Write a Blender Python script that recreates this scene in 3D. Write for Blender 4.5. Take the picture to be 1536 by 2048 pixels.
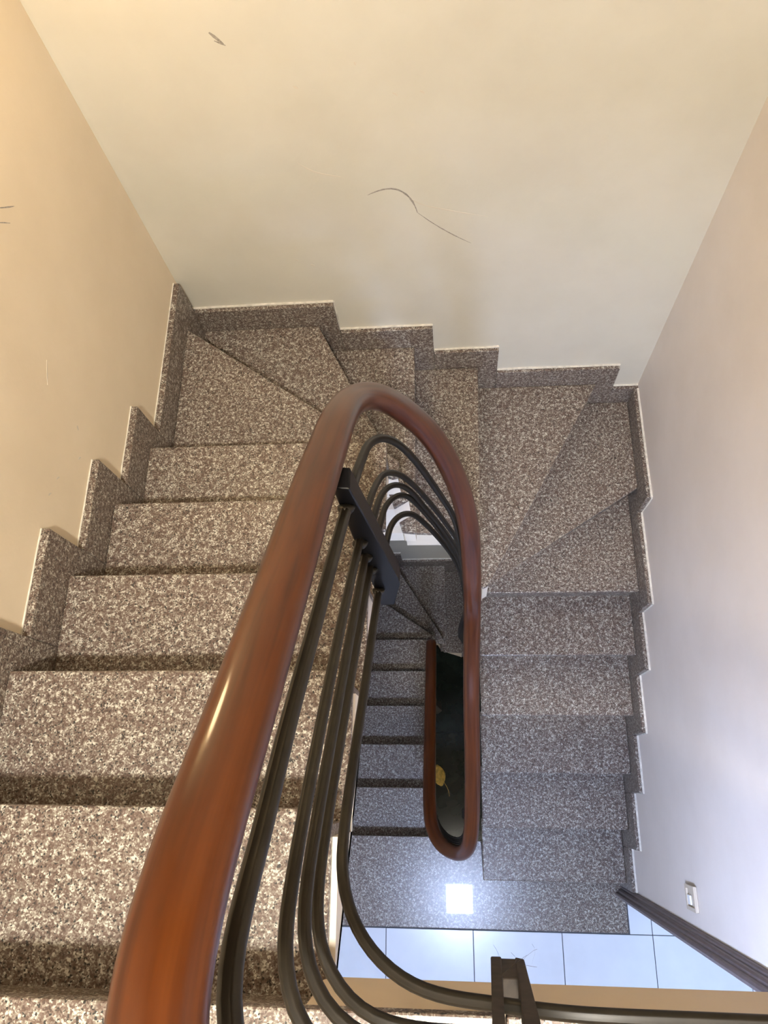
import bpy, bmesh, math, random
from mathutils import Vector, Matrix
random.seed(7)
S = bpy.context.scene
for o in list(bpy.data.objects): bpy.data.objects.remove(o)
COL = S.collection

# ------------------------------------------------------------------ camera
cam_d = bpy.data.cameras.new('camera'); cam = bpy.data.objects.new('camera', cam_d); COL.objects.link(cam)
R = ((0.995719731518125, 0.010715080656741665, -0.09180088949456086),
     (-0.022367999577115126, -0.9357923569359478, -0.3518413524518996),
     (-0.08967657921883077, 0.35238877925777257, -0.9315472394853765))
rt, dn, fw = (Vector(r) for r in R)
M = Matrix((rt, -dn, -fw)).transposed().to_4x4()
M.translation = Vector((0.9217763, -1.6365528, 1.1220338))
cam.matrix_world = M
cam_d.sensor_fit = 'VERTICAL'; cam_d.sensor_height = 36.0; cam_d.sensor_width = 27.0
cam_d.lens = 25.6773; cam_d.clip_start = 0.01
S.camera = cam
# ------------------------------------------------------------------ world, exposure
W = bpy.data.worlds.new('world'); S.world = W; W.use_nodes = True
bg = W.node_tree.nodes['Background']; bg.inputs[0].default_value = (0.62, 0.76, 1.0, 1); bg.inputs[1].default_value = 1.2
S.view_settings.view_transform = 'Standard'; S.view_settings.look = 'None'
S.view_settings.gamma = 1.0; S.view_settings.use_curve_mapping = False
S.view_settings.exposure = 0.25
UP_L, UP_C = 800.0, (1.0, 0.93, 0.81)        # lamp on the upper ceiling
LO_L, LO_C = 400.0, (0.52, 0.65, 1.0)        # lamp under the landing
WL_L, WL_C = 60.0, (1.0, 0.72, 0.38)         # warm globe added on the left wall

RISE = 0.17
FZ = -18 * RISE      # lower floor level
def zt(k): return -RISE * k

# ------------------------------------------------------------------ materials
def new_mat(name):
    m = bpy.data.materials.new(name); m.use_nodes = True
    nt = m.node_tree; return m, nt, nt.nodes['Principled BSDF']
def N(nt, t, **kw):
    n = nt.nodes.new(t)
    for k, v in kw.items(): setattr(n, k, v)
    return n
def ramp(nt, stops, interp='LINEAR'):
    n = N(nt, 'ShaderNodeValToRGB'); e = n.color_ramp; e.interpolation = interp
    while len(e.elements) < len(stops): e.elements.new(0.5)
    for el, (p, c) in zip(e.elements, stops): el.position = p; el.color = (*c, 1)
    return n
def coords(nt, per_object=True):
    tc = N(nt, 'ShaderNodeTexCoord')
    if not per_object: return tc.outputs['Object']
    oi = N(nt, 'ShaderNodeObjectInfo')
    mul = N(nt, 'ShaderNodeMath', operation='MULTIPLY'); mul.inputs[1].default_value = 7.3
    nt.links.new(oi.outputs['Random'], mul.inputs[0])
    add = N(nt, 'ShaderNodeVectorMath', operation='ADD')
    nt.links.new(tc.outputs['Object'], add.inputs[0]); nt.links.new(mul.outputs[0], add.inputs[1])
    return add.outputs[0]

def mat_granite(name, coat, crough):
    m, nt, b = new_mat(name); L = nt.links
    co = coords(nt)
    nz = N(nt, 'ShaderNodeTexNoise'); nz.inputs['Scale'].default_value = 380; nz.inputs['Detail'].default_value = 2
    L.new(co, nz.inputs['Vector'])
    mixv = N(nt, 'ShaderNodeVectorMath', operation='MULTIPLY_ADD'); mixv.inputs[1].default_value = (0.0035,) * 3
    L.new(nz.outputs['Color'], mixv.inputs[0]); L.new(co, mixv.inputs[2])
    v1 = N(nt, 'ShaderNodeTexVoronoi'); v1.inputs['Scale'].default_value = 370
    L.new(mixv.outputs[0], v1.inputs['Vector'])
    s1 = N(nt, 'ShaderNodeSeparateColor'); L.new(v1.outputs['Color'], s1.inputs[0])
    # broad drift between pinkish and pale patches shifts the grain statistics
    n2 = N(nt, 'ShaderNodeTexNoise'); n2.inputs['Scale'].default_value = 95; n2.inputs['Detail'].default_value = 3
    L.new(co, n2.inputs['Vector'])
    ma = N(nt, 'ShaderNodeMath', operation='MULTIPLY_ADD'); ma.inputs[1].default_value = 1.5; ma.inputs[2].default_value = -0.75
    L.new(n2.outputs['Fac'], ma.inputs[0])
    md = N(nt, 'ShaderNodeMath', operation='MULTIPLY_ADD'); md.inputs[1].default_value = 0.72; L.new(s1.outputs[0], md.inputs[0]); md.inputs[2].default_value = 0.14
    ad = N(nt, 'ShaderNodeMath', operation='ADD', use_clamp=True); L.new(md.outputs[0], ad.inputs[0]); L.new(ma.outputs[0], ad.inputs[1])
    r = ramp(nt, [(0.0, (0.062, 0.042, 0.034)), (0.22, (0.100, 0.066, 0.053)), (0.42, (0.136, 0.100, 0.081)),
                  (0.58, (0.165, 0.136, 0.114)), (0.74, (0.265, 0.243, 0.208)), (0.92, (0.50, 0.475, 0.42))], 'LINEAR')
    L.new(ad.outputs[0], r.inputs[0])
    # small black mica flecks
    gt = N(nt, 'ShaderNodeMath', operation='LESS_THAN'); gt.inputs[1].default_value = 0.075; L.new(s1.outputs[1], gt.inputs[0])
    mx = N(nt, 'ShaderNodeMix', data_type='RGBA'); L.new(gt.outputs[0], mx.inputs[0]); L.new(r.outputs[0], mx.inputs[6]); mx.inputs[7].default_value = (0.022, 0.021, 0.020, 1)
    L.new(mx.outputs[2], b.inputs['Base Color'])
    b.inputs['Roughness'].default_value = 0.42; b.inputs['Specular IOR Level'].default_value = 0.3
    b.inputs['Coat Weight'].default_value = coat; b.inputs['Coat Roughness'].default_value = crough
    return m
def mat_paint(name, col, var=0.05, bump=0.15):
    m, nt, b = new_mat(name); L = nt.links; co = coords(nt, False)
    n = N(nt, 'ShaderNodeTexNoise'); n.inputs['Scale'].default_value = 2.2; n.inputs['Detail'].default_value = 5; n.inputs['Roughness'].default_value = 0.6
    L.new(co, n.inputs['Vector'])
    d = tuple(c * (1 - var * k) for c, k in zip(col, (1.5, 1.7, 2.0)))
    r = ramp(nt, [(0.35, d), (0.62, col)]); L.new(n.outputs['Fac'], r.inputs[0]); L.new(r.outputs[0], b.inputs['Base Color'])
    b.inputs['Roughness'].default_value = 0.55
    n3 = N(nt, 'ShaderNodeTexNoise'); n3.inputs['Scale'].default_value = 90; n3.inputs['Detail'].default_value = 3; L.new(co, n3.inputs['Vector'])
    bp = N(nt, 'ShaderNodeBump'); bp.inputs['Strength'].default_value = bump; bp.inputs['Distance'].default_value = 0.002
    L.new(n3.outputs['Fac'], bp.inputs['Height']); L.new(bp.outputs[0], b.inputs['Normal'])
    return m
def mat_wood():
    m, nt, b = new_mat('varnished_red_wood'); L = nt.links
    uv = N(nt, 'ShaderNodeUVMap')
    mp = N(nt, 'ShaderNodeMapping'); mp.inputs['Scale'].default_value = (7.0, 1.6, 1); L.new(uv.outputs[0], mp.inputs[0])
    n = N(nt, 'ShaderNodeTexNoise'); n.inputs['Scale'].default_value = 2.4; n.inputs['Detail'].default_value = 5; n.inputs['Distortion'].default_value = 0.35
    L.new(mp.outputs[0], n.inputs['Vector'])
    r = ramp(nt, [(0.28, (0.030, 0.0062, 0.0012)), (0.50, (0.058, 0.0132, 0.0018)), (0.72, (0.078, 0.0196, 0.0026))]); L.new(n.outputs['Fac'], r.inputs[0])
    L.new(r.outputs[0], b.inputs['Base Color'])
    b.inputs['Roughness'].default_value = 0.34
    b.inputs['Coat Weight'].default_value = 0.34; b.inputs['Coat Roughness'].default_value = 0.09; b.inputs['Specular IOR Level'].default_value = 0.16
    return m
def mat_plain(name, col, rough=0.5, metal=0.0, noise=0.0, nscale=30, coat=0.0):
    m, nt, b = new_mat(name); L = nt.links
    if noise:
        n = N(nt, 'ShaderNodeTexNoise'); n.inputs['Scale'].default_value = nscale; n.inputs['Detail'].default_value = 4
        L.new(coords(nt), n.inputs['Vector'])
        r = ramp(nt, [(0.3, tuple(c * (1 - noise) for c in col)), (0.7, tuple(min(1, c * (1 + noise)) for c in col))])
        L.new(n.outputs['Fac'], r.inputs[0]); L.new(r.outputs[0], b.inputs['Base Color'])
    else: b.inputs['Base Color'].default_value = (*col, 1)
    b.inputs['Roughness'].default_value = rough; b.inputs['Metallic'].default_value = metal
    b.inputs['Coat Weight'].default_value = coat; b.inputs['Coat Roughness'].default_value = 0.05
    return m
def mat_emit(name, col, s):
    m, nt, b = new_mat(name)
    b.inputs['Base Color'].default_value = (0.9, 0.9, 0.9, 1)
    b.inputs['Emission Color'].default_value = (*col, 1); b.inputs['Emission Strength'].default_value = s
    return m
GRAN = mat_granite('speckled_granite', 0.15, 0.22)
POLI = mat_granite('polished_speckled_granite', 0.12, 0.0); POLI.node_tree.nodes['Principled BSDF'].inputs['Roughness'].default_value = 0.29; POLI.node_tree.nodes['Principled BSDF'].inputs['Specular IOR Level'].default_value = 0.42
CREAM = mat_paint('cream_wall_paint', (0.61, 0.585, 0.505))
WARM = mat_paint('warm_cream_wall_paint', (0.73, 0.625, 0.47))
WHITEP = mat_paint('white_wall_paint', (0.74, 0.68, 0.635))
TAN = mat_paint('tan_slab_paint', (0.62, 0.51, 0.37))
BODY = mat_paint('cream_stringer_paint', (0.80, 0.73, 0.62))
WOOD = mat_wood()
IRON = mat_plain('black_iron', (0.010, 0.0078, 0.005), 0.40, 0.0, 0.3, 40); IRON.node_tree.nodes['Principled BSDF'].inputs['Specular IOR Level'].default_value = 0.28
BLACK = mat_plain('black_enamel', (0.005, 0.005, 0.006), 0.30); BLACK.node_tree.nodes['Principled BSDF'].inputs['Specular IOR Level'].default_value = 0.12
RUST = mat_plain('dusty_iron', (0.030, 0.021, 0.015), 0.7, 0.0, 0.5, 60)
TILE = mat_plain('white_floor_tile', (0.58, 0.61, 0.66), 0.22, 0.0, 0.03, 9)
GROUT = mat_plain('dark_grout', (0.10, 0.10, 0.11), 0.9)
CAULK = mat_plain('white_caulk', (0.60, 0.57, 0.51), 0.6, 0.0, 0.18, 60)
CASE = mat_plain('brown_door_casing', (0.13, 0.10, 0.10), 0.4, 0.0, 0.15, 30)
DARKST = mat_plain('dark_green_stone', (0.010, 0.017, 0.013), 0.22, 0.0, 0.5, 8)
BEIGE = mat_plain('aged_beige_plastic', (0.55, 0.47, 0.36), 0.4)
WHITE = mat_plain('white_plastic', (0.85, 0.85, 0.83), 0.3)
SCUFF = mat_plain('graphite_scuff', (0.30, 0.27, 0.235), 0.8, 0.0, 0.3, 200)
FAINT = mat_plain('faint_scuff', (0.60, 0.545, 0.46), 0.8)
LEAF = mat_plain('dried_yellow_leaf', (0.72, 0.52, 0.14), 0.5, 0.0, 0.35, 35)
FLUFF = mat_plain('grey_dust_thread', (0.16, 0.13, 0.11), 0.9)

# ------------------------------------------------------------------ helpers
def link(name, me, mat, parent=None):
    o = bpy.data.objects.new(name, me); COL.objects.link(o)
    if mat is not None and not me.materials: me.materials.append(mat)
    if parent is not None:
        o.parent = parent; o.matrix_parent_inverse = Matrix.Translation(-parent.location) if parent.type == 'EMPTY' else Matrix.Identity(4)
    return o
def empty(name, loc):
    o = bpy.data.objects.new(name, None); COL.objects.link(o); o.location = loc; o.empty_display_size = 0.1; return o
def tag(o, label, cat, group=None):
    o['label'] = label; o['category'] = cat
    if group: o['group'] = group
    return o
def struct(o, label=None):
    o['kind'] = 'structure'
    if label: o['label'] = label
    return o
def finish(bm, smooth=False):
    bmesh.ops.recalc_face_normals(bm, faces=bm.faces)
    me = bpy.data.meshes.new('m'); bm.to_mesh(me); bm.free()
    if smooth:
        for p in me.polygons: p.use_smooth = True
    return me
def bm_box(bm, a, b):
    x0, y0, z0 = a; x1, y1, z1 = b
    v = [bm.verts.new(p) for p in ((x0, y0, z0), (x1, y0, z0), (x1, y1, z0), (x0, y1, z0), (x0, y0, z1), (x1, y0, z1), (x1, y1, z1), (x0, y1, z1))]
    for f in ((0, 3, 2, 1), (4, 5, 6, 7), (0, 1, 5, 4), (1, 2, 6, 5), (2, 3, 7, 6), (3, 0, 4, 7)): bm.faces.new([v[i] for i in f])
def boxes(*bs, bevel=0.0, seg=2):
    bm = bmesh.new()
    for a, b in bs: bm_box(bm, a, b)
    if bevel: bmesh.ops.bevel(bm, geom=list(bm.edges), offset=bevel, segments=seg, affect='EDGES', profile=0.5)
    return finish(bm)
def bm_prism(bm, poly, lo, hi, axis):
    """extrude a 2-D polygon along axis: 'z' (x,y), 'x' (y,z), 'y' (x,z)"""
    def P(p, t):
        return {'z': (p[0], p[1], t), 'x': (t, p[0], p[1]), 'y': (p[0], t, p[1])}[axis]
    a = [bm.verts.new(P(p, lo)) for p in poly]; b = [bm.verts.new(P(p, hi)) for p in poly]
    n = len(poly)
    bm.faces.new(a[::-1]); bm.faces.new(b)
    for i in range(n): bm.faces.new((a[i], a[(i + 1) % n], b[(i + 1) % n], b[i]))
def prism(poly, lo, hi, axis='z', bevel=0.0, seg=2):
    bm = bmesh.new(); bm_prism(bm, poly, lo, hi, axis)
    if bevel: bmesh.ops.bevel(bm, geom=list(bm.edges), offset=bevel, segments=seg, affect='EDGES', profile=0.5)
    return finish(bm)
def spline(pts, step=0.012):
    """centripetal-like Catmull-Rom through pts, evenly resampled"""
    P = [Vector(p) for p in pts]; P = [P[0] * 2 - P[1]] + P + [P[-1] * 2 - P[-2]]
    out = []
    for i in range(1, len(P) - 2):
        p0, p1, p2, p3 = P[i - 1:i + 3]
        t0 = 0.0; t1 = t0 + max((p1 - p0).length, 1e-5) ** 0.5; t2 = t1 + max((p2 - p1).length, 1e-5) ** 0.5; t3 = t2 + max((p3 - p2).length, 1e-5) ** 0.5
        n = max(2, int((p2 - p1).length / 0.004))
        for k in range(n):
            t = t1 + (t2 - t1) * k / n
            a1 = p0 * ((t1 - t) / (t1 - t0)) + p1 * ((t - t0) / (t1 - t0)); a2 = p1 * ((t2 - t) / (t2 - t1)) + p2 * ((t - t1) / (t2 - t1)); a3 = p2 * ((t3 - t) / (t3 - t2)) + p3 * ((t - t2) / (t3 - t2))
            b1 = a1 * ((t2 - t) / (t2 - t0)) + a2 * ((t - t0) / (t2 - t0)); b2 = a2 * ((t3 - t) / (t3 - t1)) + a3 * ((t - t1) / (t3 - t1))
            out.append(b1 * ((t2 - t) / (t2 - t1)) + b2 * ((t - t1) / (t2 - t1)))
    out.append(P[-2])
    res = [out[0]]; acc = 0.0
    for a, b in zip(out, out[1:]):
        acc += (b - a).length
        if acc >= step: res.append(b); acc = 0.0
    if (res[-1] - out[-1]).length > 1e-4: res.append(out[-1])
    for _ in range(6):
        q = [res[0]] + [(res[i - 1] + res[i] * 2 + res[i + 1]) / 4 for i in range(1, len(res) - 1)] + [res[-1]]; res = q
    return res
def sweep(path, prof, scale_ends=None, caps=True):
    """sweep a closed profile [(side, up)] along path; UV: u around, v metres along"""
    bm = bmesh.new(); uvl = bm.loops.layers.uv.new('UVMap'); rings = []; n = len(prof); dist = [0.0]
    side = None
    for i, p in enumerate(path):
        t = (path[min(i + 1, len(path) - 1)] - path[max(i - 1, 0)]).normalized()
        s = t.cross(Vector((0, 0, 1)))
        if s.length < 0.15 and side is not None: s = side - t * side.dot(t)
        s.normalize(); side = s
        u = s.cross(t).normalized()
        k = 1.0 if scale_ends is None else scale_ends(i, len(path))
        rings.append([bm.verts.new(p + s * (a * k) + u * (b * k)) for a, b in prof])
        if i: dist.append(dist[-1] + (p - path[i - 1]).length)
    for i in range(len(rings) - 1):
        for j in range(n):
            f = bm.faces.new((rings[i][j], rings[i][(j + 1) % n], rings[i + 1][(j + 1) % n], rings[i + 1][j])); f.smooth = True
            for lp, (uu, vv) in zip(f.loops, ((j / n, dist[i]), ((j + 1) / n, dist[i]), ((j + 1) / n, dist[i + 1]), (j / n, dist[i + 1]))): lp[uvl].uv = (uu, vv)
    if caps: bm.faces.new(rings[0][::-1]); bm.faces.new(rings[-1])
    bmesh.ops.recalc_face_normals(bm, faces=bm.faces)
    me = bpy.data.meshes.new('sweep'); bm.to_mesh(me); bm.free(); return me
def circle(r, n=14): return [(r * math.cos(2 * math.pi * i / n), r * math.sin(2 * math.pi * i / n)) for i in range(n)]

# ------------------------------------------------------------------ walls, ceiling
XL, XR, YB, YF, ZC = -0.022, 1.752, 0.022, -4.3, 2.55
ZB = -6.12
wl = struct(link('wall_left', boxes(((XL - .12, YF, ZB), (XL, YB + .12, ZC))), WARM), 'cream painted wall along the upper stair flight')
wb = struct(link('wall_back', boxes(((XL, YB, ZB), (XR, YB + .12, ZC))), CREAM), 'cream painted wall behind the winding treads')
DY0, DY1, DZ = -2.10, -3.0, -0.95
wr = struct(link('wall_right', boxes(((XR, DY0, ZB), (XR + .12, YB + .12, ZC)), ((XR, DY1, DZ), (XR + .12, DY0, ZC)), ((XR, DY1, ZB), (XR + .12, DY0, FZ - .2)), ((XR, YF, ZB), (XR + .12, DY1, ZC))), WHITEP), 'pale painted wall beside the descending flight')
wf = struct(link('wall_front', boxes(((XL - .12, YF - .12, ZB), (XR + .12, YF, ZC))), CREAM), 'cream painted wall at the end of the landing')
struct(link('ceiling', boxes(((XL - .12, YF - .12, ZC), (XR + .12, YB + .12, ZC + .12))), CREAM), 'cream painted ceiling over the stairwell')

# ------------------------------------------------------------------ stair data
G1 = 0.253; G2 = 0.245; X_IN = 0.735; X_IR = 1.045; X_R = 1.73
NOSE = {0: -1.912}
for k in range(1, 6): NOSE[k] = -0.659 - (5 - k) * G1
for k in range(12, 18): NOSE[k] = -0.834 - (k - 12) * G2
# winder nosing lines (outer end, inner end) and tread outlines, upper flight
UPW = {
    6: dict(nose=((0.0, -.109), (.762, -.650)), poly=[(0, -.70), (.735, -.70), (.737, -.711), (.762, -.706), (.762, -.650), (0, -.109)]),
    7: dict(nose=((.441, 0), (.785, -.690)), poly=[(0, 0), (0, -.17), (.715, -.685), (.733, -.748), (.785, -.716), (.785, -.690), (.441, 0)]),
    8: dict(nose=((.797, 0), (.800, -.782)), poly=[(.385, 0), (.715, -.66), (.750, -.776), (.800, -.782), (.797, 0)]),
    9: dict(nose=((1.052, 0), (1.034, -.872)), poly=[(.745, 0), (.745, -.722), (.93, -.725), (.975, -.76), (1.012, -.83), (1.034, -.872), (1.052, 0)]),
    10: dict(nose=((1.564, 0), (1.084, -.858)), poly=[(.995, 0), (.975, -.72), (1.005, -.83), (1.045, -.90), (1.066, -.888), (1.084, -.858), (1.564, 0)]),
    11: dict(nose=((1.73, -.419), (1.062, -.843)), poly=[(1.505, 0), (1.038, -.84), (1.052, -.868), (1.062, -.843), (1.73, -.419), (1.73, 0)]),
    12: dict(nose=((1.73, -.834), (X_IR, -.834)), poly=[(1.73, -.355), (1.045, -.785), (1.045, -.834), (1.73, -.834)]),
}
X_LO = 0.752
LNOSE = {k: -1.877 + .2395 * k for k in range(0, 6)}
LOW = {
    6: dict(**{'in': .035}, nose=((0.0, -.085), (.80, -.630)), poly=[(0, -.71), (.735, -.71), (.80, -.66), (.80, -.630), (0, -.085)]),
    7: dict(**{'in': .035}, nose=((.47, 0), (.865, -.628)), poly=[(0, 0), (0, -.115), (.78, -.645), (.865, -.645), (.865, -.628), (.47, 0)]),
    8: dict(**{'in': .035}, nose=((.875, 0), (.875, -.645)), poly=[(.445, 0), (.84, -.645), (.875, -.645), (.875, 0)]),
    9: dict(**{'in': .035}, nose=((1.06, 0), (1.035, -.66)), poly=[(.85, 0), (.85, -.65), (1.035, -.66), (1.06, 0)]),
    10: dict(nose=((1.564, 0), (1.084, -.858)), poly=[(1.03, 0), (1.012, -.66), (1.03, -.86), (1.084, -.858), (1.564, 0)]),
    11: dict(nose=((1.73, -.419), (1.062, -.843)), poly=[(1.505, 0), (1.038, -.84), (1.052, -.868), (1.062, -.843), (1.73, -.419), (1.73, 0)]),
}
TH = 0.022; OV = 0.026
def nosed(poly, z): return prism(poly, z - TH, z, 'z', bevel=0.0050)
def riser_line(a, b, z_hi, z_lo, dirn):
    """thin upright granite slab under a nosing line a-b, set back by OV (dirn = unit vector pointing uphill)"""
    d = Vector(dirn); p = [Vector(a) + d * OV, Vector(b) + d * OV, Vector(b) + d * (OV + .018), Vector(a) + d * (OV + .018)]
    return prism([(min(max(v.x, .0005), 1.7295), min(v.y, -.0005)) for v in p], z_lo, z_hi, 'z')
def uphill(a, b, ref):
    t = (Vector(b) - Vector(a)).normalized(); n = Vector((-t.y, t.x))
    return n if n.dot(Vector(ref) - Vector(a)) > 0 else -n
def cen(poly): return (sum(p[0] for p in poly) / len(poly), sum(p[1] for p in poly) / len(poly))

def inset(w):
    """tread outline drawn in behind its riser and inner edge"""
    p = w['poly']; c = Vector(cen(p)); a, b = w['nose']; u = uphill(a, b, c); out = []
    for v in p:
        v = Vector(v)
        if min((v - Vector(a)).length, (v - Vector(b)).length) < 1e-4: v = v + u * (OV + .019)
        elif .02 < v.x < 1.71 and v.y < -.02: v = v + (c - v).normalized() * w.get('in', .004)
        out.append((min(max(v.x, .0005), 1.7295), min(v.y, -.0005)))
    return out
def straight_body(bm, noses, z_of, x0, x1, sgn, drop, y_start, y_end):
    """sawtooth concrete body; noses ordered from top to bottom, sgn=+1 when downhill is +Y"""
    top = []; ks = sorted(noses)
    top.append((y_start, z_of(ks[0]) - TH))
    for k in ks:
        f = noses[k] - sgn * (OV + .018)
        top += [(f, z_of(k) - TH), (f, z_of(k + 1) - TH)]
    top.append((y_end, z_of(ks[-1] + 1) - TH))
    g = (z_of(ks[-1]) - z_of(ks[0])) / (noses[ks[-1]] - noses[ks[0]])
    zl = lambda y: z_of(ks[0]) + g * (y - noses[ks[0]]) - drop
    bot = [(y_end, min(zl(y_end), top[-1][1] - .05)), (y_start, zl(y_start))]
    bm_prism(bm, top + bot, x0, x1, 'x')

# ---- upper staircase
st = tag(empty('staircase', (0.85, -1.0, FZ)), 'speckled granite staircase winding down from the upper landing past the handrail', 'staircase')
def add_tread(parent, me): return link('tread', me, GRAN, parent)
def add_riser(parent, me): return link('riser', me, GRAN, parent)
XI = {0: .712, 1: .716, 2: .722, 3: .729, 4: .734, 5: .737}
for k in range(1, 6):
    add_tread(st, nosed([(0, NOSE[k - 1] - .035), (XI[k], NOSE[k - 1] - .035), (XI[k], NOSE[k]), (0, NOSE[k])], zt(k)))
for k in range(0, 6):
    add_riser(st, riser_line((0, NOSE[k]), (XI[k] - .004, NOSE[k]), zt(k) - TH, zt(k + 1), (0, -1)))
for k in range(6, 13):
    w = UPW[k]; add_tread(st, nosed(w['poly'], zt(k)))
    a, b = w['nose']; b0 = Vector(b) + (Vector(a) - Vector(b)).normalized() * (.06 if k < 10 else .012); b = (b0.x, b0.y)
    add_riser(st, riser_line(a, b, zt(k) - TH, zt(k + 1), uphill(a, b, cen(w['poly']))))
for k in range(13, 18):
    add_tread(st, nosed([(X_IR, NOSE[k]), (X_R, NOSE[k]), (X_R, NOSE[k - 1] + .035), (X_IR, NOSE[k - 1] + .035)], zt(k)))
    add_riser(st, riser_line((X_IR + .012, NOSE[k]), (X_R, NOSE[k]), zt(k) - TH, zt(k + 1), (0, 1)))
bm = bmesh.new()
straight_body(bm, {k: NOSE[k] for k in range(0, 6)}, zt, 0, .726, 1, .20, NOSE[0] - .08, NOSE[5] + .0)
straight_body(bm, {k: NOSE[k] for k in range(12, 18)}, zt, X_IR + .014, X_R, -1, .30, NOSE[12] + .10, NOSE[17] - .03)
for k in range(6, 13):
    q = inset(UPW[k])
    zb = {6: -1.44, 7: -1.445, 8: -1.45, 9: -1.69}.get(k, zt(k) - TH - .17)
    bm_prism(bm, q, zb, zt(k) - TH, 'z')
bm_prism(bm, [(.64, -.66), (.64, -.772), (.75, -.772), (.796, -.778), (.796, -.66)], -1.468, zt(8) - TH - .001, 'z')
bm_prism(bm, [(.64, -.66), (.64, -.744), (.732, -.744), (.732, -.66)], zt(8) - TH - .002, zt(7) - TH - .001, 'z')
link('stringer', finish(bm), BODY, st)

# ---- lower staircase (below the lower floor)
def zl_(k): return FZ - RISE * k
sl = tag(empty('staircase', (0.6, -1.0, ZB)), 'lower granite staircase seen deep through the well, running down from the tiled floor', 'staircase')
for k in range(1, 6):
    add_tread(sl, nosed([(0, LNOSE[k - 1] - .035), (X_LO, LNOSE[k - 1] - .035), (X_LO, LNOSE[k]), (0, LNOSE[k])], zl_(k)))
for k in range(0, 6):
    add_riser(sl, riser_line((0, LNOSE[k]), (X_IN - .012, LNOSE[k]), zl_(k) - TH, zl_(k + 1), (0, -1)))
for k in range(6, 12):
    w = LOW[k]; add_tread(sl, nosed(w['poly'], zl_(k)))
    a, b = w['nose']; add_riser(sl, riser_line(a, b, zl_(k) - TH, zl_(k + 1), uphill(a, b, cen(w['poly']))))
bm = bmesh.new()
straight_body(bm, {k: LNOSE[k] for k in range(0, 6)}, zl_, 0, X_IN - .014, 1, .29, LNOSE[0] - .08, LNOSE[5])
for k in range(6, 12):
    q = inset(LOW[k])
    bm_prism(bm, q, zl_(k) - TH - .17, zl_(k) - TH, 'z')
link('stringer', finish(bm), BODY, sl)

# ------------------------------------------------------------------ landing (upper floor) and lower floor
fu = struct(link('floor_landing', prism([(XL, YF), (XR, YF), (XR, NOSE[0] - .003), (XI[0], NOSE[0] - .003), (XI[0], NOSE[0] - .07), (XL, NOSE[0] - .07)], -.19, -TH, 'z'), TAN), 'upper landing slab with tan painted edge')
xs = [XL + .003, .50, .98, 1.40, XR - .003]
for i, (a, b) in enumerate(zip(xs, xs[1:])):
    for y0, y1 in ((-2.52, NOSE[0]), (-3.12, -2.522), (-3.72, -3.122), (-4.28, -3.722)):
        link('granite_slab', prism([(a, y0), (b - .001, y0), (b - .001, y1), (a, y1)], -TH, 0, 'z', bevel=.003), GRAN, fu)
bm = bmesh.new()
for poly in ([(XL, YF), (XR, YF), (XR, -2.05), (X_IR + .012, -2.05), (X_IR + .012, -1.91), (X_IN, -1.91), (X_IN - .012, LNOSE[0] - .03), (XL, LNOSE[0] - .03)],
             [(XR, DY1 - 1.2), (3.2, DY1 - 1.2), (3.2, -1.2), (XR + .12, -1.2), (XR + .12, DY0), (XR, DY0)]):
    bm_prism(bm, poly, FZ - .17, FZ - .012, 'z')
fl = struct(link('floor', finish(bm), GROUT), 'tiled floor below the stairs with a granite border')
link('granite_slab', prism([(0, -2.298), (1.753, -2.298), (1.753, -2.04), (1.046, -2.04), (1.046, -1.893), (.775, -1.893), (.775, LNOSE[0]), (0, LNOSE[0])], FZ - TH, FZ, 'z', bevel=.003), POLI, fl)
TW, JX, J = .437, .554, .0018
def tile(x0, x1, y0, y1): link('floor_tile', prism([(x0 + J, y0 + J), (x1 - J, y0 + J), (x1 - J, y1 - J), (x0 + J, y1 - J)], FZ - .012, FZ - .0005, 'z', bevel=.0012, seg=1), TILE, fl)
for r in range(4):
    y1 = -2.302 - r * TW; y0 = y1 - TW
    for c in range(-2, 6):
        x0, x1 = max(JX + c * TW, XL), JX + (c + 1) * TW
        if x1 > XL + .05 and (x0 < XR - .05 or y0 > DY1 - 1.1):
            if x0 < XR < x1 and y0 < DY1: x1 = XR
            elif x0 >= XR and y0 < DY1 - .9: continue
            tile(x0, x1, y0, y1)
for c in range(2, 6):
    x0, x1 = max(JX + c * TW, 1.756), JX + (c + 1) * TW
    tile(x0, x1, -2.302 if c != 2 else -2.302, -1.865 if x0 > XR + .12 else DY0)

# basement floor of dark stone, seen at the bottom of the well
fb = struct(link('floor_basement', boxes(((XL, YF, ZB - .1), (XR, YB, ZB - .02))), GROUT), 'dark stone floor at the bottom of the well')
for y0, y1 in ((-3.5, -2.342), (-2.34, -1.149), (-1.147, YB)):
    for x0, x1 in ((XL, .55), (.552, 1.15), (1.152, XR)):
        link('stone_slab', prism([(x0, y0), (x1, y0), (x1, y1), (x0, y1)], ZB - .02, ZB, 'z', bevel=.002, seg=1), DARKST, fb)

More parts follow.
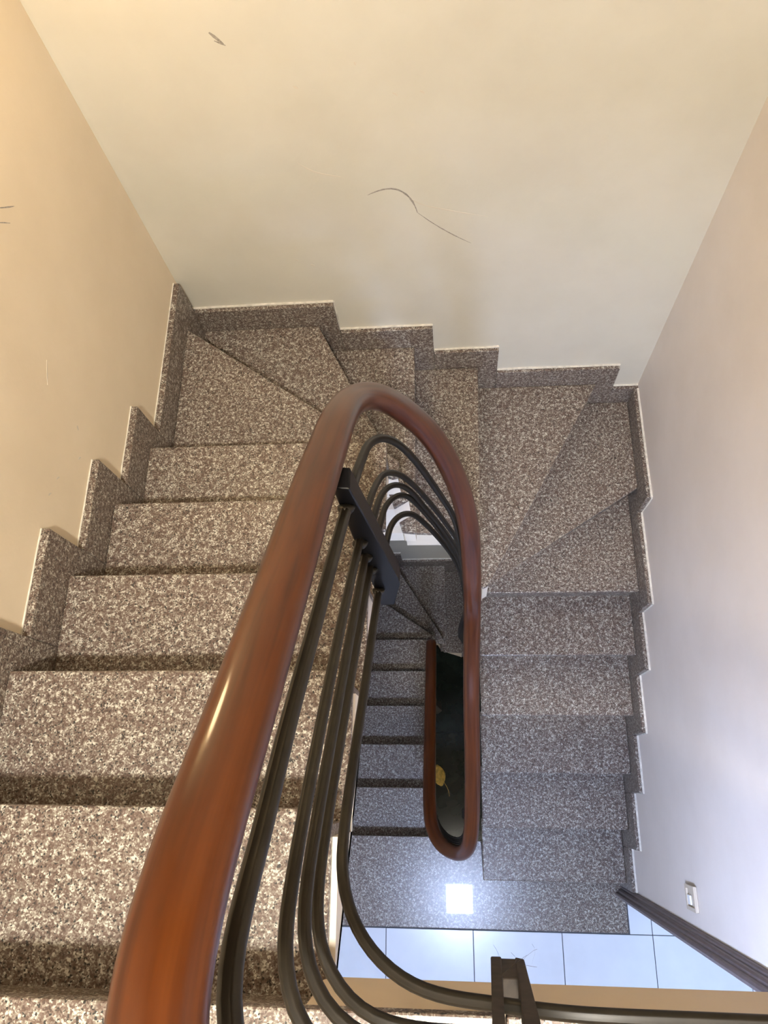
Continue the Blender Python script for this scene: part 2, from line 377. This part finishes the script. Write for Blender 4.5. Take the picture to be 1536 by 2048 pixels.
# ------------------------------------------------------------------ granite skirting, one tile to a step
SK, JG = .117, .08
def skirt(parent, axis, plane0, plane1, s0, s1, ztop, zbot, jog_side=None, jog_z=None):
    cw, ch = (.16, .45) if plane0 == XL else (.36, 1.0)
    """tile standing against a wall. axis 'x': wall is an X plane, tile spans Y; axis 'y': spans X"""
    a, b = min(s0, s1), max(s0, s1)
    t = link('skirting_tile', prism([(a, zbot), (b, zbot), (b, ztop), (a, ztop)], min(plane0, plane1), max(plane0, plane1), axis, bevel=.002, seg=1), GRAN, parent)
    # ragged white caulk between tile and plaster along the top (and down the jog)
    n = max(3, int((b - a) / .06)); up = []; w0 = plane0
    din = (plane1 - plane0) * cw
    pts = [(a + (b - a) * i / n, ztop + random.uniform(.001, .0065) * ch) for i in range(n + 1)]
    poly = [(a, ztop - .001)] + pts + [(b, ztop - .001)]
    bm = bmesh.new(); bm_prism(bm, poly, min(w0, w0 + din), max(w0, w0 + din), axis)
    if jog_side is not None:
        j = jog_side; sg = 1 if j > (a + b) / 2 else -1
        m = max(3, int((ztop - jog_z) / .04)); q = [(j + sg * random.uniform(.001, .005) * ch, jog_z + (ztop - jog_z) * i / m) for i in range(m + 1)]
        bm_prism(bm, [(j - sg * .0005, jog_z)] + q + [(j - sg * .0005, ztop)], min(w0, w0 + din * .7), max(w0, w0 + din * .7), axis)
    link('caulk_line', finish(bm), CAULK, t)
    return t
bl = struct(empty('baseboard_left', (XL, -1.0, -1.2)), 'stepped granite skirting on the warm cream wall')
skirt(bl, 'x', XL, 0, YF + .01, NOSE[0] + JG, SK, -.19, NOSE[0] + JG, zt(1) + SK)
for k in range(1, 6): skirt(bl, 'x', XL, 0, NOSE[k - 1] + JG + .0008, NOSE[k] + JG, zt(k) + SK, zt(k) - .18, NOSE[k] + JG, zt(k + 1) + SK)
skirt(bl, 'x', XL, 0, NOSE[5] + JG + .0008, -.0005, zt(6) + SK, zt(7) - .03)
bb = struct(empty('baseboard_back', (.86, YB, -1.9)), 'stepped granite skirting on the wall behind the winders')
xj = [XL, .515, .872, 1.132, 1.640, XR]
for i, k in enumerate(range(7, 12)):
    skirt(bb, 'y', YB, 0, xj[i] + .0008, xj[i + 1], zt(k) + SK, zt(k) - .19, xj[i + 1] if k < 11 else None, zt(k + 1) + SK)
br = struct(empty('baseboard_right', (XR, -1.0, FZ)), 'stepped granite skirting on the pale wall')
yj = [-.0005, -.512] + [NOSE[k] - JG for k in range(12, 17)] + [-2.086]
for i, k in enumerate(range(11, 18)):
    skirt(br, 'x', XR, X_R, yj[i] - .0008, yj[i + 1], zt(k) + SK, zt(k) - .19, yj[i + 1] if k < 17 else None, zt(k + 1) + SK)
b2 = struct(empty('baseboard_lower_left', (XL, -1.0, ZB)), 'granite skirting of the lower flight, left wall')
skirt(b2, 'x', XL, 0, YF + .01, LNOSE[0] + JG, FZ + SK, FZ - .19, LNOSE[0] + JG, zl_(1) + SK)
for k in range(1, 6): skirt(b2, 'x', XL, 0, LNOSE[k - 1] + JG + .0008, LNOSE[k] + JG, zl_(k) + SK, zl_(k) - .18, LNOSE[k] + JG, zl_(k + 1) + SK)
skirt(b2, 'x', XL, 0, LNOSE[5] + JG + .0008, -.0005, zl_(6) + SK, zl_(7) - .03)
b3 = struct(empty('baseboard_lower_back', (.86, YB, ZB)), 'granite skirting of the lower flight, back wall')
xj = [XL, .545, .950, 1.14, 1.640, XR]
for i, k in enumerate(range(7, 12)):
    skirt(b3, 'y', YB, 0, xj[i] + .0008, xj[i + 1], zl_(k) + SK, zl_(k) - .19, xj[i + 1] if k < 11 else None, zl_(k + 1) + SK)

# door casing at the end of the right wall
prof = [(XR + .12, -2.10), (XR, -2.088), (XR - .010, -2.088), (XR - .016, -2.092), (XR - .018, -2.099), (XR - .026, -2.101), (XR - .033, -2.106), (XR - .036, -2.114), (XR - .046, -2.117), (XR - .050, -2.124), (XR - .050, -2.133), (XR - .040, -2.138), (XR + .12, -2.138)]
struct(link('trim_1', prism(prof, FZ, DZ, 'z'), CASE), 'dark brown moulded door casing at the end of the pale wall')
struct(link('trim_2', boxes(((XR - .03, DY1, DZ - .06), (XR + .12, -2.13, DZ)), bevel=.006), CASE), 'dark brown door head')

# ------------------------------------------------------------------ railing
rail = tag(empty('stair_railing', (.86, -1.4, FZ)), 'red varnished wooden handrail on black iron rails curving around the stairwell', 'railing')
wood_pts = [(1.74, -1.872, .655), (1.3, -1.872, .655), (.95, -1.873, .655), (.86, -1.868, .654), (.80, -1.849, .650), (.762, -1.815, .645), (.747, -1.780, .638),
    (.745, -1.736, .626), (.745, -1.676, .588), (.745, -1.598, .521), (.745, -1.511, .447), (.745, -1.431, .380), (.745, -1.301, .273), (.745, -1.175, .163), (.745, -1.093, .088),
    (.7465, -1.010, -.004), (.754, -.956, -.074), (.768, -.929, -.112), (.789, -.907, -.159), (.818, -.890, -.229), (.859, -.880, -.328), (.889, -.882, -.410), (.922, -.894, -.524), (.952, -.917, -.667), (.974, -.950, -.845), (.986, -1.009, -1.12), (.9915, -1.078, -1.40),
    (.988, -1.20, -1.545), (.985, -1.345, -1.645), (.985, -1.587, -1.813), (.981, -1.72, -1.91), (.976, -1.800, -1.98), (.963, -1.857, -2.06), (.945, -1.877, -2.11), (.920, -1.885, -2.17), (.895, -1.882, -2.215), (.870, -1.872, -2.255), (.845, -1.853, -2.30), (.824, -1.822, -2.335), (.810, -1.785, -2.372),
    (.801, -1.698, -2.437), (.799, -1.540, -2.550), (.799, -1.376, -2.666), (.800, -1.18, -2.805), (.800, -.980, -2.947), (.800, -.880, -3.02), (.800, -.850, -3.048)]
wp = spline(wood_pts, .012)
hw, hh = .0298, .0240
wprof = []
for i in range(24):
    a = 2 * math.pi * i / 24; c, s = math.cos(a), math.sin(a)
    x = hw * math.copysign(abs(c) ** .68, c); y = hh * math.copysign(abs(s) ** .74, s)
    if y < -.004: x *= (.93 if y > -.012 else .86)
    wprof.append((x, y))
def taper_end(i, n):
    d = (n - 1 - i)
    return (math.sqrt(max(0.0, 1 - ((3 - d) / 3.2) ** 2)) if d < 3 else 1.0)
link('handrail', sweep(wp, wprof, taper_end), WOOD, rail)
# flat iron strip let into the underside of the wood
bar = [p + Vector((0, 0, -.0265)) for p in wp[4:-4]]
link('rail_strip', sweep(bar, [(-.013, -.003), (.013, -.003), (.013, .003), (-.013, .003)]), IRON, rail)

A_ = [(.761, -1.788, .548), (.76, -1.749, .540), (.76, -1.729, .525), (.76, -1.685, .482), (.76, -1.59, .403), (.76, -1.451, .271), (.76, -1.224, .057), (.76, -1.122, -.045), (.76, -1.068, -.107), (.762, -.986, -.205), (.779, -.939, -.273), (.799, -.917, -.333), (.82, -.903, -.407), (.85, -.894, -.526), (.878, -.893, -.643), (.907, -.9, -.750), (.936, -.917, -.860)]
B_ = [(.778, -1.83, .382), (.768, -1.811, .378), (.762, -1.79, .372), (.76, -1.772, .366), (.76, -1.737, .346), (.76, -1.675, .302), (.76, -1.579, .222), (.76, -1.406, .067), (.76, -1.205, -.130), (.76, -1.093, -.250), (.762, -1.008, -.360), (.772, -.951, -.434), (.79, -.926, -.488), (.811, -.909, -.560), (.84, -.896, -.676), (.874, -.893, -.806), (.911, -.902, -.934), (.946, -.927, -1.04)]
C_ = [(.801, -1.852, .292), (.787, -1.841, .286), (.772, -1.82, .280), (.762, -1.794, .276), (.76, -1.766, .272), (.76, -1.735, .262), (.76, -1.702, .238), (.76, -1.45, .012), (.76, -1.199, -.225), (.76, -1.075, -.360), (.762, -.985, -.478), (.777, -.941, -.533), (.793, -.923, -.570), (.817, -.905, -.652), (.847, -.894, -.793), (.884, -.894, -.936), (.921, -.907, -1.055), (.95, -.931, -1.14)]
D_ = [(.819, -1.863, .218), (.799, -1.851, .209), (.778, -1.83, .202), (.764, -1.801, .199), (.76, -1.778, .198), (.76, -1.749, .191), (.76, -1.708, .166), (.76, -1.45, -.066), (.76, -1.201, -.306), (.76, -1.045, -.494), (.764, -.972, -.580), (.78, -.938, -.614), (.797, -.919, -.645), (.814, -.907, -.700), (.846, -.895, -.838), (.886, -.894, -1.005), (.923, -.908, -1.142), (.952, -.933, -1.25)]
E_ = [(.961, -1.872, .113), (.906, -1.872, .096), (.86, -1.864, .082), (.816, -1.839, .065), (.784, -1.804, .050), (.765, -1.757, .027), (.76, -1.720, .0), (.76, -1.45, -.245), (.76, -1.194, -.485), (.76, -1.02, -.676), (.764, -.973, -.728), (.778, -.94, -.756), (.796, -.92, -.786), (.815, -.906, -.829), (.842, -.896, -.926), (.879, -.893, -1.066), (.923, -.908, -1.210), (.954, -.937, -1.33)]
HEAD = {'A': [(1.74, -1.872, .56), (1.2, -1.872, .56), (.90, -1.872, .56), (.83, -1.862, .558), (.785, -1.832, .555)], 'B': [(1.74, -1.872, .39), (1.2, -1.872, .39), (.92, -1.872, .39), (.86, -1.872, .388), (.81, -1.857, .385)],
        'C': [(1.74, -1.872, .30), (1.2, -1.872, .30), (.94, -1.872, .30), (.86, -1.871, .297)], 'D': [(1.74, -1.872, .228), (1.2, -1.872, .228), (.95, -1.872, .227), (.87, -1.872, .224)], 'E': [(1.74, -1.872, .150), (1.2, -1.872, .150), (1.03, -1.872, .142)]}
OFF = {'A': .14, 'B': .26, 'C': .34, 'D': .42, 'E': .55}
TAILW = [(.977, -1.11, -1.47), (.975, -1.345, -1.645), (.975, -1.587, -1.813), (.972, -1.72, -1.91), (.967, -1.795, -1.98), (.952, -1.845, -2.06), (.920, -1.866, -2.17), (.880, -1.858, -2.255), (.842, -1.826, -2.335), (.818, -1.785, -2.372), (.808, -1.698, -2.437), (.805, -1.376, -2.666), (.805, -.980, -2.947), (.805, -.90, -3.0)]
def rprof(r): return [(r * math.cos(2 * math.pi * i / 20), r * math.sin(2 * math.pi * i / 20) * (0.72 if i == 5 else 1)) for i in range(20)]
for nm, mid in zip('ABCDE', (A_, B_, C_, D_, E_)):
    off = OFF[nm]; tail = [(x, y, z - off) for x, y, z in TAILW]
    last = mid[-1]; nxt = tail[0]
    bridge = [(.5 * (last[0] + nxt[0]) + .012, .5 * (last[1] + nxt[1]), last[2] * .5 + nxt[2] * .5)]
    pth = spline(HEAD[nm] + mid + bridge + tail, .014)
    link('metal_rail', sweep(pth, rprof({'A': .0090, 'E': .0084}.get(nm, .0074))), IRON, rail)

def post(front_y, depth, poly, collars):
    p = link('post', prism(poly, front_y, front_y + depth, 'y', bevel=.0025), BLACK, rail)
    for (x, z) in collars:
        bm = bmesh.new()
        r0, r1 = .0145, .0105
        path = [Vector((x, front_y - .002, z)), Vector((x, front_y - .009, z + .006)), Vector((x, front_y - .016, z + .011))]
        rr = [.0145, .0135, .0100]; rings = []
        for q, rad in zip(path, rr): rings.append([bm.verts.new(q + Vector((rad * math.cos(t), 0, rad * math.sin(t)))) for t in [2 * math.pi * i / 12 for i in range(12)]])
        for i in range(2):
            for j in range(12): bm.faces.new((rings[i][j], rings[i][(j + 1) % 12], rings[i + 1][(j + 1) % 12], rings[i + 1][j]))
        bm.faces.new(rings[0]); bm.faces.new(rings[2][::-1])
        o = link('weld_collar', finish(bm, True), IRON, p)
# post on the upper flight: tapered box plate bolted to the stringer side
post(-1.222, .036, [(.748, .130), (.774, .125), (.809, -.366), (.810, -.42), (.783, -.612), (.750, -.612)], [(.76, .058), (.76, -.12), (.76, -.205), (.76, -.29), (.76, -.455)])
# post on the right-hand flight, mostly under the rail
post(-1.05, .036, [(.995, -1.42), (.972, -1.42), (.948, -1.86), (.944, -1.92), (.966, -2.10), (.998, -2.10)], [])
# posts of the lower flight
post(-1.22, .036, [(.790, -2.80), (.815, -2.80), (.850, -3.22), (.850, -3.27), (.824, -3.46), (.792, -3.46)], [])
post(-1.76, .036, [(.985, -1.95), (.962, -1.95), (.945, -2.40), (.960, -2.56), (.985, -2.56)], [])
# landing post: two upright flats with a spacer block at the foot, fixed to the slab edge
lp = link('post', prism([(.965, -.072), (.980, -.072), (.966, .24), (.950, .64), (.938, .64), (.953, .24)], -1.888, -1.858, 'y', bevel=.002), RUST, rail)
link('post_flat', prism([(.999, -.072), (1.011, -.060), (1.002, .23), (.987, .64), (.970, .64), (.986, .23)], -1.888, -1.858, 'y', bevel=.002), RUST, lp)
link('spacer_block', boxes(((.974, -1.886, -.071), (1.003, -1.8600, .042)), bevel=.002), RUST, lp)
link('fixing_plate', boxes(((.968, -1.9145, -.068), (1.008, -1.8865, -.02)), bevel=.003), RUST, lp)
bm = bmesh.new()
for i in range(7):
    x = random.uniform(.962, 1.02); z = random.uniform(-.07, .08); y = -1.857
    p = [Vector((x, y, z))]; d = Vector((random.uniform(-.5, 1), random.uniform(.1, 1.0), random.uniform(-.3, .6))).normalized()
    for s in range(4):
        d = (d + Vector((random.uniform(-.5, .5), random.uniform(-.3, .3), random.uniform(-.5, .5)))).normalized(); p.append(p[-1] + d * .007)
    for a, b in zip(p, p[1:]):
        o = Vector((0, .00025, .00025)); bm.faces.new([bm.verts.new(v) for v in (a - o, b - o, b + o, a + o)])
link('dust_threads', finish(bm), FLUFF, lp)['kind'] = 'stuff'

# ------------------------------------------------------------------ small things
sw = tag(empty('light_switch', (XR, -1.993, -1.872)), 'small beige switch plate on the pale wall above the door casing', 'switch')
def swbox(name, a, b, m, bev): return link(name, boxes((a, b), bevel=bev), m, sw)
swbox('plate', (XR - .006, -2.034, -1.925), (XR - .0005, -1.952, -1.82), BEIGE, .002)
bm = bmesh.new()
for a, b in (((XR - .013, -2.034, -1.925), (XR - .006, -2.022, -1.82)), ((XR - .013, -1.964, -1.925), (XR - .006, -1.952, -1.82)), ((XR - .013, -2.022, -1.832), (XR - .006, -1.964, -1.82)), ((XR - .013, -2.022, -1.925), (XR - .006, -1.964, -1.913))): bm_box(bm, a, b)
link('frame', finish(bm), CASE if False else BEIGE, sw)
swbox('rocker', (XR - .012, -2.016, -1.908), (XR - .006, -1.985, -1.875), WHITE, .0015)

# dried leaf on the basement floor
lf = tag(empty('dried_leaf', (.76, -1.53, ZB)), 'curled yellow dried leaf on the dark floor at the bottom of the well', 'leaf')
bm = bmesh.new(); nU, nV = 9, 7; grid = []
ax = Vector((.30, -.95, 0)).normalized(); sd = Vector((ax.y, -ax.x, 0))
for i in range(nU):
    u = i / (nU - 1); w = .062 * math.sin(math.pi * min(1, u * .92 + .06)) ** .8 + .002; row = []
    for j in range(nV):
        v = (j / (nV - 1)) * 2 - 1
        p = Vector((.735, -1.44, ZB)) + ax * (u * .19) + sd * (v * w)
        p.z += .004 + .045 * abs(v) ** 1.5 * math.sin(math.pi * u) + .008 * math.sin(9 * u + 3 * v)
        p.z = max(p.z, ZB + .003); row.append(bm.verts.new(p))
    grid.append(row)
for i in range(nU - 1):
    for j in range(nV - 1): bm.faces.new((grid[i][j], grid[i + 1][j], grid[i + 1][j + 1], grid[i][j + 1]))
me = finish(bm, True); bl_ = link('blade', me, LEAF, lf)
so = bl_.modifiers.new('t', 'SOLIDIFY'); so.thickness = .0012
stem = spline([(.79, -1.56, ZB + .006), (.82, -1.60, ZB + .02), (.85, -1.65, ZB + .022), (.86, -1.71, ZB + .008)], .01)
link('stem', sweep(stem, circle(.0022, 6)), LEAF, lf)

# scuffs and scratches on the plaster
def ribbon(parent, plane, axis, pts, w, mat):
    """thin raised smear on a wall; pts = (along, z)"""
    bm = bmesh.new(); P = [Vector((a, z)) for a, z in pts]; L_, R_ = [], []
    for i, p in enumerate(P):
        t = (P[min(i + 1, len(P) - 1)] - P[max(i - 1, 0)]).normalized(); n = Vector((-t.y, t.x)); ww = w * (.25 + .75 * math.sin(math.pi * (i + .3) / (len(P) - .4))) * random.uniform(.7, 1.2)
        L_.append(p + n * ww / 2); R_.append(p - n * ww / 2)
    bm_prism(bm, [(v.x, v.y) for v in L_ + R_[::-1]], plane[0], plane[1], axis)
    link('scuff_mark', finish(bm), mat, parent)
pb = (YB - .0006, YB + .001); pl_ = (XL - .001, XL + .0006)
def fine(pts, n=5):
    v = spline([(a, z, 0) for a, z in pts], .012); return [(p.x, p.y) for p in v]
ribbon(wb, pb, 'y', fine([(.698, -.577), (.735, -.560), (.782, -.554), (.808, -.575), (.831, -.608), (.843, -.660)]), .006, SCUFF)
ribbon(wb, pb, 'y', fine([(.843, -.660), (.875, -.695), (.911, -.730), (.96, -.772), (1.01, -.809)]), .0035, SCUFF)
ribbon(wb, pb, 'y', fine([(.80, -.575), (.85, -.625), (.898, -.644), (.98, -.672), (1.059, -.694)]), .004, FAINT)
ribbon(wb, pb, 'y', fine([(.513, -.440), (.543, -.473), (.585, -.490), (.629, -.502)]), .005, FAINT)
ribbon(wb, pb, 'y', fine([(.382, -.045), (.392, -.056), (.408, -.076)]), .007, SCUFF)
ribbon(wb, pb, 'y', fine([(.388, -.066), (.398, -.072), (.412, -.080)]), .004, SCUFF)
ribbon(wb, pb, 'y', [(.713, -.148), (.715, -.153), (.716, -.157)], .006, FAINT)
for q in ((.55, -.20), (.80, -.24), (.87, -.24), (.42, -.84), (.47, -.87)): ribbon(wb, pb, 'y', [(q[0], q[1]), (q[0] + .007, q[1] - .004), (q[0] + .012, q[1] - .009)], .006, FAINT)
ribbon(wl, pl_, 'x', fine([(-.500, -.015), (-.47, -.045), (-.444, -.069)]), .003, SCUFF)
ribbon(wl, pl_, 'x', fine([(-.53, -.025), (-.51, -.045), (-.491, -.069)]), .003, SCUFF)
ribbon(wl, pl_, 'x', fine([(-.697, -.292), (-.72, -.298), (-.752, -.313)]), .003, FAINT)
ribbon(wl, pl_, 'x', [(-.78, -.468), (-.784, -.471), (-.789, -.477)], .007, FAINT)
for q in ((-.95, -.42), (-.86, -.50), (-1.0, -.40)): ribbon(wl, pl_, 'x', [(q[0], q[1]), (q[0] + .006, q[1] - .004), (q[0] + .010, q[1] - .010)], .005, FAINT)

# ------------------------------------------------------------------ lamps
def ceiling_lamp(x, y, zc, label, col, s):
    t = tag(empty('ceiling_lamp', (x, y, zc)), label, 'lamp'); h = .11
    bm = bmesh.new(); d = .05
    for a, b in (((x - h - .012, y - h - .012, zc - d), (x - h, y + h + .012, zc)), ((x + h, y - h - .012, zc - d), (x + h + .012, y + h + .012, zc)), ((x - h, y - h - .012, zc - d), (x + h, y - h, zc)), ((x - h, y + h, zc - d), (x + h, y + h + .012, zc))): bm_box(bm, a, b)
    link('lamp_frame', finish(bm), WHITE, t)
    link('diffuser', boxes(((x - h, y - h, zc - d + .002), (x + h, y + h, zc - .004))), mat_emit('lit_panel', col, s), t)
ceiling_lamp(.93, -2.50, ZC, 'square light panel on the ceiling above the landing', UP_C, UP_L)
ceiling_lamp(.93, -2.52, -.19, 'square cool white light panel under the landing, mirrored in the granite', LO_C, LO_L)
ceiling_lamp(.93, -2.52, FZ - .17, 'unseen square light panel added under the tiled floor to brighten the basement leaf', UP_C, 60.0)  # extra panel added out of view so the leaf below gets light
# unseen warm globe added on the left wall for the handrail highlight
wlmp = tag(empty('added_wall_globe', (XL, -.36, .45)), 'small warm globe added out of view on the left wall for the handrail highlight', 'lamp')
def sphere(c, r, n=16, m=10):
    bm = bmesh.new(); bmesh.ops.create_uvsphere(bm, u_segments=n, v_segments=m, radius=r); bmesh.ops.translate(bm, vec=c, verts=bm.verts); return finish(bm, True)
link('globe', sphere((.075, -.36, .48), .055), mat_emit('lit_globe', WL_C, WL_L), wlmp)
link('bracket', boxes(((XL, -.39, .40), (XL + .02, -.33, .46)), ((XL + .02, -.37, .422), (.085, -.35, .434)), bevel=.003), BLACK, wlmp)
